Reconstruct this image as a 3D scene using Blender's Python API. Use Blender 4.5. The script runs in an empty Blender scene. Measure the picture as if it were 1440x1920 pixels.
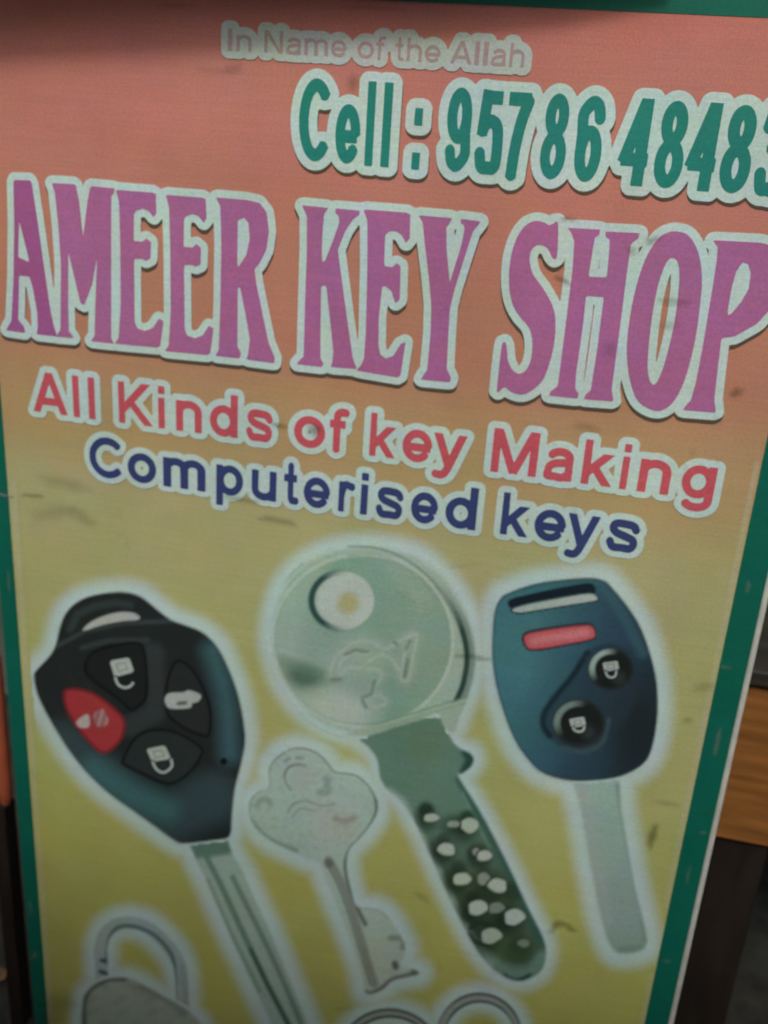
import bpy, math, random
import numpy as np
from mathutils import Matrix, Vector
from mathutils.geometry import tessellate_polygon
random.seed(4); rng = np.random.default_rng(4)
S = bpy.context.scene; COL = S.collection

# ---------------------------------------------------------------- camera
F, CX, CY = 1893.0, 720.0, 960.0              # focal length and centre, in photo pixels
VPH, VPV = (-9200.0, -453.0), (387.0, 5834.0)  # where the sign's level and upright lines meet
def unit(a): a = np.array(a, float); return a / np.linalg.norm(a)
E1 = unit([-(VPH[0]-CX), -(VPH[1]-CY), -F])
E2 = np.array([VPV[0]-CX, VPV[1]-CY, F], float); E2 = unit(E2 - E1*np.dot(E1, E2))
E3 = np.cross(E1, E2)
DEPTH = 0.80
ORG = np.array([0, 0, DEPTH])
Z0 = 0.74                                      # height of the sign point in the middle of the view
def px2uv(P):
    P = np.asarray(P, float)
    d = np.stack([(P[...,0]-CX)/F, (P[...,1]-CY)/F, np.ones(P.shape[:-1])], -1)
    t = np.dot(E3, ORG) / (d @ E3)
    q = d*t[...,None] - ORG
    return np.stack([q @ E1, q @ E2], -1)
def cam2world(q): return Vector((float(np.dot(E1, q)), float(np.dot(E3, q)), float(-np.dot(E2, q))))
cam = bpy.data.objects.new('camera', bpy.data.cameras.new('camera')); COL.objects.link(cam)
right, up, back = cam2world([1,0,0]), cam2world([0,-1,0]), cam2world([0,0,-1])
M = Matrix((right, up, back)).transposed().to_4x4()
M.translation = cam2world(-ORG) + Vector((0, 0, Z0))
cam.matrix_world = M
cam.data.sensor_fit = 'HORIZONTAL'; cam.data.sensor_width = 36; cam.data.lens = 36*F/1440
cam.data.clip_start = 0.02; cam.data.clip_end = 200
cam.data.dof.use_dof = True; cam.data.dof.focus_distance = 0.55; cam.data.dof.aperture_fstop = 10.8
S.camera = cam

# ---------------------------------------------------------------- sky, sun, exposure
SUN_EL, SUN_AZ = math.radians(46), math.radians(173)   # azimuth from +Y (north), clockwise
w = bpy.data.worlds.new('World'); S.world = w; w.use_nodes = True
nt = w.node_tree; bg = nt.nodes['Background']
sky = nt.nodes.new('ShaderNodeTexSky'); sky.sky_type = 'NISHITA'; sky.sun_disc = False
sky.sun_elevation = SUN_EL; sky.sun_rotation = SUN_AZ; sky.dust_density = 6.0; sky.ozone_density = 0.6; sky.air_density = 1.0
nt.links.new(sky.outputs[0], bg.inputs[0]); bg.inputs[1].default_value = 0.10
sun = bpy.data.objects.new('sun', bpy.data.lights.new('sun', 'SUN')); COL.objects.link(sun)
sun.data.energy = 1.25; sun.data.angle = math.radians(10); sun.data.color = (1.0, 0.985, 0.95)
sd = Vector((math.sin(SUN_AZ)*math.cos(SUN_EL), math.cos(SUN_AZ)*math.cos(SUN_EL), math.sin(SUN_EL)))
sun.rotation_euler = sd.to_track_quat('Z', 'Y').to_euler(); sun.location = (0, -2, 4)
S.view_settings.view_transform = 'Standard'; S.view_settings.look = 'None'
S.view_settings.exposure = -0.10; S.view_settings.gamma = 1.0
S.render.engine = 'CYCLES'
S.cycles.transparent_max_bounces = 24; S.cycles.max_bounces = 6

# ---------------------------------------------------------------- small helpers
def link(o, parent=None):
    COL.objects.link(o)
    if parent is not None: o.parent = parent
    return o
def mesh_obj(name, V, Fc, mat, parent=None, ink=None):
    me = bpy.data.meshes.new(name)
    me.from_pydata([tuple(map(float, v)) for v in V], [], [tuple(map(int, f)) for f in Fc])
    if ink is not None:
        a = me.color_attributes.new('ink', 'FLOAT_COLOR', 'POINT')
        a.data.foreach_set('color', np.asarray(ink, np.float32).ravel())
    me.materials.append(mat); me.update()
    return link(bpy.data.objects.new(name, me), parent)
def box(name, lo, hi, mat, parent=None, bev=0.0):
    (a,b,c),(d,e,f) = lo, hi
    V = [(a,b,c),(d,b,c),(d,e,c),(a,e,c),(a,b,f),(d,b,f),(d,e,f),(a,e,f)]
    Fc = [(3,2,1,0),(4,5,6,7),(0,1,5,4),(1,2,6,5),(2,3,7,6),(3,0,4,7)]
    o = mesh_obj(name, V, Fc, mat, parent)
    if bev:
        m = o.modifiers.new('bevel', 'BEVEL'); m.width = bev; m.segments = 3
    return o
def tag(o, label=None, cat=None, kind=None, group=None):
    for k, v in (('label', label), ('category', cat), ('kind', kind), ('group', group)):
        if v: o[k] = v
    return o
def crop(ox, oy, s): return lambda pts: [(ox + x/s, oy + y/s) for x, y in pts]
def catmull(pts, closed=True, n=6):
    P = np.array(pts, float); N = len(P); out = []
    rngs = range(N) if closed else range(N-1)
    for i in rngs:
        if closed: p0, p1, p2, p3 = P[i-1], P[i], P[(i+1) % N], P[(i+2) % N]
        else: p0, p1, p2, p3 = P[max(i-1,0)], P[i], P[i+1], P[min(i+2,N-1)]
        for k in range(n):
            t = k/n
            out.append(0.5*((2*p1) + (-p0+p2)*t + (2*p0-5*p1+4*p2-p3)*t*t + (-p0+3*p1-3*p2+p3)*t**3))
    if not closed: out.append(P[-1])
    return np.array(out)
def chaikin(pts, it=2, r=0.22):
    P = np.array(pts, float)
    for _ in range(it):
        Q = np.roll(P, -1, 0); P = np.stack([P*(1-r)+Q*r, P*r+Q*(1-r)], 1).reshape(-1, 2)
    return P
def seg_dist(P, A, B):
    """distance from points P (n,2) to segments A-B (m,2), smallest over m"""
    out = np.full(len(P), 1e9)
    for i in range(0, len(A), 64):
        a, b = A[i:i+64], B[i:i+64]; d = b-a; L = (d*d).sum(1)+1e-18
        t = np.clip(((P[:,None,:]-a)*d).sum(2)/L, 0, 1)
        e = P[:,None,:]-a-t[...,None]*d
        out = np.minimum(out, (e*e).sum(2).min(1))
    return np.sqrt(out)
def inside(P, loops):
    c = np.zeros(len(P), bool)
    for L in loops:
        A = np.asarray(L); B = np.roll(A, -1, 0)
        for (x0,y0),(x1,y1) in zip(A, B):
            if y0 == y1: continue
            m = ((y0 > P[:,1]) != (y1 > P[:,1])) & (P[:,0] < (x1-x0)*(P[:,1]-y0)/(y1-y0)+x0)
            c ^= m
    return c
def poly_sdf(P, loops):
    A = np.concatenate([np.asarray(L) for L in loops]); B = np.concatenate([np.roll(np.asarray(L), -1, 0) for L in loops])
    d = seg_dist(P, A, B)
    return np.where(inside(P, loops), -d, d)
def rdp(P, tol):
    if len(P) < 8: return P
    def rec(a, b):
        if b <= a+1: return []
        d = P[b]-P[a]; L = math.hypot(*d)+1e-12
        q = P[a+1:b]-P[a]; dist = np.abs(q[:,0]*d[1]-q[:,1]*d[0])/L
        k = int(dist.argmax())
        if dist[k] < tol: return []
        k += a+1
        return rec(a, k)+[k]+rec(k, b)
    h = len(P)//2
    idx = [0]+rec(0, h)+[h]+rec(h, len(P)-1)+[len(P)-1]
    return P[idx]
def contour(G, xs, ys, iso=0.0, tol=None):
    """closed loops of G(y,x)=iso, G below iso inside"""
    G = G-iso; G = np.where(np.abs(G) < 1e-12, 1e-12, G)
    ins = G < 0; nxt = {}
    case = ins[:-1,:-1]*1+ins[:-1,1:]*2+ins[1:,1:]*4+ins[1:,:-1]*8
    T = {1:[(3,0)],2:[(0,1)],3:[(3,1)],4:[(1,2)],5:[(3,0),(1,2)],6:[(0,2)],7:[(3,2)],8:[(2,3)],9:[(2,0)],10:[(0,1),(2,3)],11:[(2,1)],12:[(1,3)],13:[(1,0)],14:[(0,3)]}
    def key(j, i, e): return (('h',j,i),('v',j,i+1),('h',j+1,i),('v',j,i))[e]
    for j, i in zip(*np.nonzero((case > 0) & (case < 15))):
        for a, b in T[int(case[j,i])]: nxt[key(j,i,a)] = key(j,i,b)
    def pt(k):
        c, j, i = k
        if c == 'h': t = G[j,i]/(G[j,i]-G[j,i+1]); return (xs[i]+t*(xs[i+1]-xs[i]), ys[j])
        t = G[j,i]/(G[j,i]-G[j+1,i]); return (xs[i], ys[j]+t*(ys[j+1]-ys[j]))
    loops = []
    while nxt:
        k0 = k = next(iter(nxt)); L = []
        while k in nxt: L.append(pt(k)); k = nxt.pop(k)
        if len(L) > 5:
            L = np.array(L)
            loops.append(rdp(L, tol) if tol else L)
    return loops
def fill(loops):
    V = [Vector((float(x), float(y), 0)) for L in loops for x, y in L]
    tris = tessellate_polygon([[Vector((float(x), float(y), 0)) for x, y in L] for L in loops])
    return np.array([(v.x, v.y) for v in V]), tris
def grid_fill(G, xs, ys, iso):
    """faces covering G below iso: runs of whole cells joined, edge cells clipped"""
    G = G-iso; G = np.where(np.abs(G) < 1e-12, 1e-12, G); ins = G < 0; V = []; Fc = []; vk = {}
    def vert(k, p):
        if k not in vk: vk[k] = len(V); V.append(p)
        return vk[k]
    def corner(j, i): return vert(('c',j,i), (xs[i], ys[j]))
    def cut(j, i, j2, i2):
        a, b = G[j,i], G[j2,i2]; t = a/(a-b)
        return vert(('e',min(j,j2),min(i,i2),i != i2), (xs[i]+t*(xs[i2]-xs[i]), ys[j]+t*(ys[j2]-ys[j])))
    full = ins[:-1,:-1] & ins[:-1,1:] & ins[1:,1:] & ins[1:,:-1]; some = (ins[:-1,:-1] | ins[:-1,1:] | ins[1:,1:] | ins[1:,:-1]) & ~full
    for j in range(full.shape[0]):
        r = np.nonzero(np.diff(np.concatenate([[0], full[j].astype(int), [0]])))[0]
        for a, b in zip(r[::2], r[1::2]): Fc.append((corner(j,a), corner(j,b), corner(j+1,b), corner(j+1,a)))
    for j, i in zip(*np.nonzero(some)):
        q = [(j,i),(j,i+1),(j+1,i+1),(j+1,i)]; poly = []
        for k in range(4):
            a, b = q[k], q[(k+1) % 4]
            if ins[a]: poly.append(corner(*a))
            if ins[a] != ins[b]: poly.append(cut(*a, *b))
        if len(poly) > 2: Fc.append(tuple(poly))
    return np.array(V), Fc
def area(L): x, y = np.asarray(L).T; return 0.5*np.sum(x*np.roll(y,-1)-y*np.roll(x,-1))
def plane(UV, h): UV = np.asarray(UV); return np.stack([UV[:,0], np.full(len(UV), -h), Z0-UV[:,1]], 1)
def orient(V, Fc):
    if not len(Fc): return Fc
    out = []
    for f in Fc:
        a, b, c = V[f[0]], V[f[1]], V[f[2]]
        n = np.cross(b-a, c-a)
        out.append(tuple(f) if n[1] <= 0 else tuple(f)[::-1])
    return out

# ---------------------------------------------------------------- materials
def nodes(name):
    m = bpy.data.materials.new(name); m.use_nodes = True
    return m, m.node_tree.nodes, m.node_tree.links, m.node_tree.nodes['Principled BSDF']
def N(ns, t, **k):
    n = ns.new(t)
    for a, v in k.items():
        if a.startswith('i_'): n.inputs[int(a[2:])].default_value = v
        else: setattr(n, a, v)
    return n
def wear_group():
    """grime, fading and the woven relief of the printed banner cloth"""
    g = bpy.data.node_groups.new('banner_wear', 'ShaderNodeTree')
    g.interface.new_socket('Color', in_out='INPUT', socket_type='NodeSocketColor')
    g.interface.new_socket('Color', in_out='OUTPUT', socket_type='NodeSocketColor')
    g.interface.new_socket('Normal', in_out='OUTPUT', socket_type='NodeSocketVector')
    g.interface.new_socket('Rough', in_out='OUTPUT', socket_type='NodeSocketFloat')
    ns, ln = g.nodes, g.links
    gi, go = ns.new('NodeGroupInput'), ns.new('NodeGroupOutput')
    tc = ns.new('ShaderNodeTexCoord'); co = tc.outputs['Object']
    def noise(scale, detail, rough=.6, sc=(1,1,1)):
        mp = N(ns, 'ShaderNodeMapping'); mp.inputs['Scale'].default_value = sc; ln.new(co, mp.inputs[0])
        n = N(ns, 'ShaderNodeTexNoise'); n.inputs['Scale'].default_value = scale; n.inputs['Detail'].default_value = detail; n.inputs['Roughness'].default_value = rough
        ln.new(mp.outputs[0], n.inputs['Vector']); return n.outputs['Fac']
    def ramp(f, a, b, c0=0.0, c1=1.0):
        r = N(ns, 'ShaderNodeMapRange'); r.inputs[1].default_value = a; r.inputs[2].default_value = b; r.inputs[3].default_value = c0; r.inputs[4].default_value = c1
        ln.new(f, r.inputs[0]); return r.outputs[0]
    def math_(op, a, b):
        m = N(ns, 'ShaderNodeMath', operation=op)
        for i, v in enumerate((a, b)):
            if isinstance(v, (int, float)): m.inputs[i].default_value = v
            else: ln.new(v, m.inputs[i])
        return m.outputs[0]
    cloud = ramp(noise(7, 4, .62), .35, .68, 0.90, 1.05)
    grain = ramp(noise(750, 2, .7), .25, .75, 0.86, 1.14)
    weave = ramp(noise(260, 2, .6, (.05, 1, 2.2)), .3, .7, 0.955, 1.045)
    smear = ramp(noise(16, 6, .72, (1.0, 1, .55)), .60, .74, 0.0, 1.0)
    mask2 = ramp(noise(3.2, 2, .5), .48, .64, 0.0, 1.0)
    dirt = math_('MULTIPLY', math_('MULTIPLY', smear, mask2), 0.42)
    specks = math_('MULTIPLY', ramp(noise(85, 3, .6), .70, .78), ramp(noise(9, 2), .52, .62))
    dirt = math_('MAXIMUM', dirt, math_('MULTIPLY', specks, .55))
    val = math_('MULTIPLY', math_('MULTIPLY', cloud, grain), weave)
    blot_r = ramp(noise(13, 4, .6), .35, .65, .955, 1.045); blot_b = ramp(noise(17, 4, .6, (1, 1, 1.4)), .35, .65, .93, 1.07); blot_g = ramp(noise(11, 4, .65, (1.3, 1, 1)), .35, .65, .965, 1.035)
    mul = N(ns, 'ShaderNodeMix', data_type='RGBA', blend_type='MULTIPLY'); mul.inputs[0].default_value = 1
    ln.new(gi.outputs[0], mul.inputs[6])
    cmb = N(ns, 'ShaderNodeCombineColor'); 
    # slight chroma mottling
    cr = ramp(noise(420, 2), .3, .7, .90, 1.10); cb = ramp(noise(380, 2, .6, (1,1,1.3)), .3, .7, .88, 1.12)
    ln.new(math_('MULTIPLY', math_('MULTIPLY', val, cr), blot_r), cmb.inputs[0]); ln.new(math_('MULTIPLY', val, blot_g), cmb.inputs[1]); ln.new(math_('MULTIPLY', math_('MULTIPLY', val, cb), blot_b), cmb.inputs[2])
    ln.new(cmb.outputs[0], mul.inputs[7])
    mx = N(ns, 'ShaderNodeMix', data_type='RGBA'); mx.inputs[7].default_value = (.10, .085, .05, 1)
    ln.new(dirt, mx.inputs[0]); ln.new(mul.outputs[2], mx.inputs[6]); ln.new(mx.outputs[2], go.inputs[0])
    bump = N(ns, 'ShaderNodeBump'); bump.inputs['Strength'].default_value = .25; bump.inputs['Distance'].default_value = .0015
    hgt = math_('ADD', math_('MULTIPLY', noise(260, 2, .6, (.05, 1, 2.2)), .12), math_('MULTIPLY', noise(5, 2, .5, (1.6, 1, .7)), 7.0))
    ln.new(hgt, bump.inputs['Height']); ln.new(bump.outputs[0], go.inputs[1])
    ln.new(ramp(noise(12, 4), .3, .7, .42, .6), go.inputs[2])
    return g
WEAR = wear_group()
GRAD = [(0.0, (.57,.185,.155)), (.16, (.60,.245,.195)), (.34, (.535,.255,.165)), (.44, (.51,.375,.185)), (.54, (.50,.505,.25)), (.72, (.495,.535,.205)), (1.0, (.50,.525,.150))]
def gradient(ns, ln):
    """background print of the banner: salmon running down into yellow"""
    tc = ns.new('ShaderNodeTexCoord'); sx = ns.new('ShaderNodeSeparateXYZ'); ln.new(tc.outputs['Object'], sx.inputs[0])
    mr = N(ns, 'ShaderNodeMapRange'); mr.inputs[1].default_value = Z0+.42; mr.inputs[2].default_value = Z0-.42; ln.new(sx.outputs[2], mr.inputs[0])
    cr = ns.new('ShaderNodeValToRGB'); ln.new(mr.outputs[0], cr.inputs[0]); cr.color_ramp.interpolation = 'EASE'
    while len(cr.color_ramp.elements) < len(GRAD): cr.color_ramp.elements.new(.5)
    for e, (p, c) in zip(cr.color_ramp.elements, GRAD): e.position = p; e.color = (*c, 1)
    return cr.outputs[0]
def print_mat(name, mode, colour=None):
    """mode: flat colour / plain ink / ink thinning out into the banner's own print / thin smear"""
    m, ns, ln, b = nodes(name)
    g = N(ns, 'ShaderNodeGroup'); g.node_tree = WEAR
    b.inputs['Specular IOR Level'].default_value = 0.25
    ln.new(g.outputs[0], b.inputs['Base Color']); ln.new(g.outputs[1], b.inputs['Normal']); ln.new(g.outputs[2], b.inputs['Roughness'])
    if mode == 'flat': g.inputs[0].default_value = (*colour, 1); return m
    if mode == 'ground': ln.new(gradient(ns, ln), g.inputs[0]); return m
    at = N(ns, 'ShaderNodeAttribute', attribute_name='ink')
    if mode == 'fade':
        mx = N(ns, 'ShaderNodeMix', data_type='RGBA'); ln.new(at.outputs['Alpha'], mx.inputs[0])
        ln.new(gradient(ns, ln), mx.inputs[6]); ln.new(at.outputs['Color'], mx.inputs[7]); ln.new(mx.outputs[2], g.inputs[0]); return m
    ln.new(at.outputs['Color'], g.inputs[0])
    if mode == 'smear':
        tr = N(ns, 'ShaderNodeBsdfTransparent'); mx = N(ns, 'ShaderNodeMixShader')
        ln.new(at.outputs['Alpha'], mx.inputs[0]); ln.new(tr.outputs[0], mx.inputs[1]); ln.new(b.outputs[0], mx.inputs[2])
        ln.new(mx.outputs[0], ns['Material Output'].inputs[0])
    return m
INK = print_mat('printed_ink', 'ink'); FADE = print_mat('fading_ink', 'fade'); SMEAR = print_mat('grime_smear', 'smear')
GREEN = print_mat('green_print', 'flat', (.005, .145, .10)); BACK = print_mat('banner_gradient', 'ground')
def simple(name, c, rough=.7, vary=.25, scale=20, stretch=(1,1,1)):
    m, ns, ln, b = nodes(name)
    tc = ns.new('ShaderNodeTexCoord'); mp = ns.new('ShaderNodeMapping'); mp.inputs['Scale'].default_value = stretch
    ln.new(tc.outputs['Object'], mp.inputs[0])
    n = N(ns, 'ShaderNodeTexNoise'); n.inputs['Scale'].default_value = scale; n.inputs['Detail'].default_value = 6; ln.new(mp.outputs[0], n.inputs['Vector'])
    r = ns.new('ShaderNodeValToRGB'); r.color_ramp.elements[0].position = .3; r.color_ramp.elements[1].position = .7
    r.color_ramp.elements[0].color = (*[x*(1-vary) for x in c], 1); r.color_ramp.elements[1].color = (*[x*(1+vary) for x in c], 1)
    ln.new(n.outputs['Fac'], r.inputs[0]); ln.new(r.outputs[0], b.inputs['Base Color'])
    bp = ns.new('ShaderNodeBump'); bp.inputs['Strength'].default_value = .3; bp.inputs['Distance'].default_value = .003
    ln.new(n.outputs['Fac'], bp.inputs['Height']); ln.new(bp.outputs[0], b.inputs['Normal'])
    b.inputs['Roughness'].default_value = rough; b.inputs['Specular IOR Level'].default_value = .3
    return m

# ---------------------------------------------------------------- ground and wall behind
box('ground', (-6, -6, -.05), (6, 6, 0), tag(simple('dark_ground', (.035, .036, .03), .85, .4, 30)) if False else simple('dark_ground', (.035, .036, .03), .85, .4, 30))
tag(bpy.data.objects['ground'], kind='structure')
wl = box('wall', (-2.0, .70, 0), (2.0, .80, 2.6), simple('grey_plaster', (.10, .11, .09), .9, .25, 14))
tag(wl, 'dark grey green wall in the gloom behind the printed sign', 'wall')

# unseen wall and flap, added to shade the sign's foot and top
cut_v = px2uv(np.array([[700, 1800]], float))[0,1]   # half of the sun is hidden at this height of the sign
FACE = 1.05
ow = box('shade_wall', (-2.2, -FACE-.12, 0), (2.2, -FACE, Z0-cut_v+FACE*math.tan(SUN_EL)/abs(math.cos(SUN_AZ))), simple('dark_plaster', (.22, .23, .21), .9, .25, 14))
tag(ow, 'unseen grey plastered wall added to shade the foot of the printed sign', 'wall')
V = []
for x, y, dd in ((-260, 138, .060), (0, 124, .055), (420, 103, .047), (760, 84, .040), (1050, 56, .032), (1250, 16, .024)):
    p = px2uv(np.array([[x, y]], float))[0]; q = sd/abs(sd.y)*dd
    e = Vector((p[0]+q.x, -dd, Z0-p[1]+q.z)); V += [e, e+Vector((0, .004, 0)), e+Vector((0, .004, .05)), e+Vector((0, 0, .05))]
Fc = []
for k in range(len(V)//4-1):
    for a in range(4): Fc.append((k*4+a, k*4+(a+1) % 4, k*4+4+(a+1) % 4, k*4+4+a))
n = len(V); Fc += [(3,2,1,0), (n-4,n-3,n-2,n-1)]
aw = mesh_obj('shade_flap', V, Fc, simple('shade_flap_cloth', (.42, .42, .38), .8, .2, 30))  # out of view, shaped to cast the dark band along the sign's top
tag(aw, 'unseen grey cloth flap added to shade the top of the printed sign', 'shade_flap')

# ---------------------------------------------------------------- the sign: board, banner, border
sign = link(bpy.data.objects.new('shop_sign', None)); sign.location = (0, 0, 0)
tag(sign, 'tall orange to yellow printed key shop sign board with green border', 'sign')
uv = lambda x, y: px2uv(np.array([[x, y]], float))[0]
UL_in, UR_in = uv(44, 1300)[0], uv(1338, 1300)[0]
UL_out, UR_out = uv(37, 1560)[0], uv(1350, 1480)[0]
V_top_in = uv(1080, 17)[1]
V_top, V_bot = V_top_in-.030, Z0-.004
V_bot_in = V_bot-.030
TH = .018
WHITE = simple('white_vinyl', (.60, .63, .57), .5, .12, 60)
TRIM = .0042
box('panel', (UL_out, .0006, Z0-V_bot), (UR_out+TRIM*.5, TH, Z0-V_top), simple('board_back', (.16,.14,.11), .8), sign)
nx, nz = 40, 60
V, Fc = [], []
for j in range(nz+1):
    for i in range(nx+1):
        V.append((UL_out+(UR_out-UL_out)*i/nx, 0, Z0-(V_top+(V_bot-V_top)*j/nz)))
for j in range(nz):
    for i in range(nx):
        a = j*(nx+1)+i; Fc.append((a, a+nx+1, a+nx+2, a+1))
mesh_obj('banner', V, Fc, BACK, sign)
def strip(name, u0, v0, u1, v1, h, mat, parent, n=1):
    V = plane([(u0,v0),(u1,v0),(u1,v1),(u0,v1)], h)
    return mesh_obj(name, V, [(3,2,1,0)], mat, parent)
strip('border', UL_out, V_top, UR_out, V_top_in, .00035, GREEN, sign)
strip('border', UL_out, V_top_in, UL_in, V_bot_in, .00035, GREEN, sign)
strip('border', UR_in, V_top_in, UR_out, V_bot_in, .00035, GREEN, sign)
strip('border', UL_out, V_bot_in, UR_out, V_bot, .00035, GREEN, sign)
# pale bead along the right hand edge
V, Fc = [], []; K = 10; rows = 24
for j in range(rows+1):
    z = Z0-(V_top+(V_bot-V_top)*j/rows)
    for k in range(K):
        a = 2*math.pi*k/K
        V.append((UR_out+TRIM*.5+TRIM*.62*math.cos(a), .0012+TRIM*.62*math.sin(a), z))
for j in range(rows):
    for k in range(K): Fc.append((j*K+k, j*K+(k+1) % K, (j+1)*K+(k+1) % K, (j+1)*K+k))
ed = mesh_obj('edge_bead', V, Fc, WHITE, sign)
for p in ed.data.polygons: p.use_smooth = True

# ---------------------------------------------------------------- ink shapes
HW = (.585, .785, .755)                                # the unprinted white of the cloth
PXM = np.linalg.norm(uv(721, 960)-uv(720, 960))     # metres per photo pixel near the middle
def flat(name, loops_uv, h, col, parent):
    """solid printed shape from closed outlines on the sign"""
    if len(loops_uv) > 1 and (max(area(L) for L in loops_uv) < 0 or min(area(L) for L in loops_uv) > 0) and not inside(np.asarray(loops_uv[1])[:1], loops_uv[:1])[0] and not inside(np.asarray(loops_uv[0])[:1], loops_uv[1:2])[0]:
        VV, tris = [], []
        for L in loops_uv:
            a, t = fill([L]); tris += [tuple(i+len(VV) for i in f) for f in t]; VV += list(a)
        V2 = np.array(VV)
    else: V2, tris = fill(loops_uv)
    V = plane(V2, h)
    return mesh_obj(name, V, orient(V, tris), INK, parent, np.tile(np.array([*col, 1.0]), (len(V), 1)))
def paint(name, loops_px, h, colour, parent, feather=4.0, step=4.0, grow=0.0, alpha=1.0, under=None, mat=None):
    """printed shape with soft edge and tonal drawing; colour is a tuple or f(xy)->(n,3)"""
    loops_px = [np.asarray(L, float) for L in loops_px]
    A = np.concatenate(loops_px); m = feather+grow+step
    x0, y0 = A.min(0)-m; x1, y1 = A.max(0)+m
    xs = np.arange(x0, x1+step, step); ys = np.arange(y0, y1+step, step)
    X, Y = np.meshgrid(xs, ys); P = np.stack([X.ravel(), Y.ravel()], 1)
    d = poly_sdf(P, loops_px)-grow
    t = np.clip(.5-d/feather, 0, 1); al = t*t*(3-2*t)*alpha
    c = np.tile(np.array(colour, float), (len(P), 1)) if not callable(colour) else colour(P)
    if mat is None:                                   # ink thinning out over what is printed below it
        u = HW if under is None else under
        u = u(P) if callable(u) else np.array(u, float)
        c = c*al[:,None]+u*(1-al[:,None])
    return ink_grid(name, P, len(xs), len(ys), c, al, h, parent, mat or INK)
def ink_grid(name, P, w, hgt, c, al, h, parent, mat):
    keep = al > .004
    idx = np.arange(len(P)).reshape(hgt, w); k = keep.reshape(hgt, w)
    cell = k[:-1,:-1] | k[:-1,1:] | k[1:,1:] | k[1:,:-1]
    q = np.stack([idx[1:,:-1][cell], idx[1:,1:][cell], idx[:-1,1:][cell], idx[:-1,:-1][cell]], 1)
    used = np.unique(q); re = np.full(len(P), -1); re[used] = np.arange(len(used))
    V = plane(px2uv(P[used]), h)
    rgba = np.concatenate([np.clip(c[used], 0.002, .95), al[used][:,None]], 1)
    o = mesh_obj(name, V, re[q], mat, parent, rgba); GRIDPTS[o.name] = P[used]; GL_LAST[0] = P[used]
    return o
GRIDPTS = {}; GL_LAST = [None]
def stroke_loops(pts, w0, w1=None):
    """outline (pixels) of a tapering pen line"""
    P = np.asarray(pts, float); w1 = w0 if w1 is None else w1
    T = np.gradient(P, axis=0); T /= np.linalg.norm(T, axis=1)[:,None]+1e-9
    n = np.stack([-T[:,1], T[:,0]], 1); ww = np.linspace(w0, w1, len(P))[:,None]/2
    return np.concatenate([P+n*ww, (P-n*ww)[::-1]])
def d_line(P, pts): A = np.asarray(pts, float); return seg_dist(P, A[:-1], A[1:])
def mixc(c, col, a): a = np.clip(a, 0, 1)[:,None]; return c*(1-a)+np.array(col)*a
def soft(d, r0, r1): t = np.clip((r1-d)/(r1-r0), 0, 1); return t*t*(3-2*t)

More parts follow.
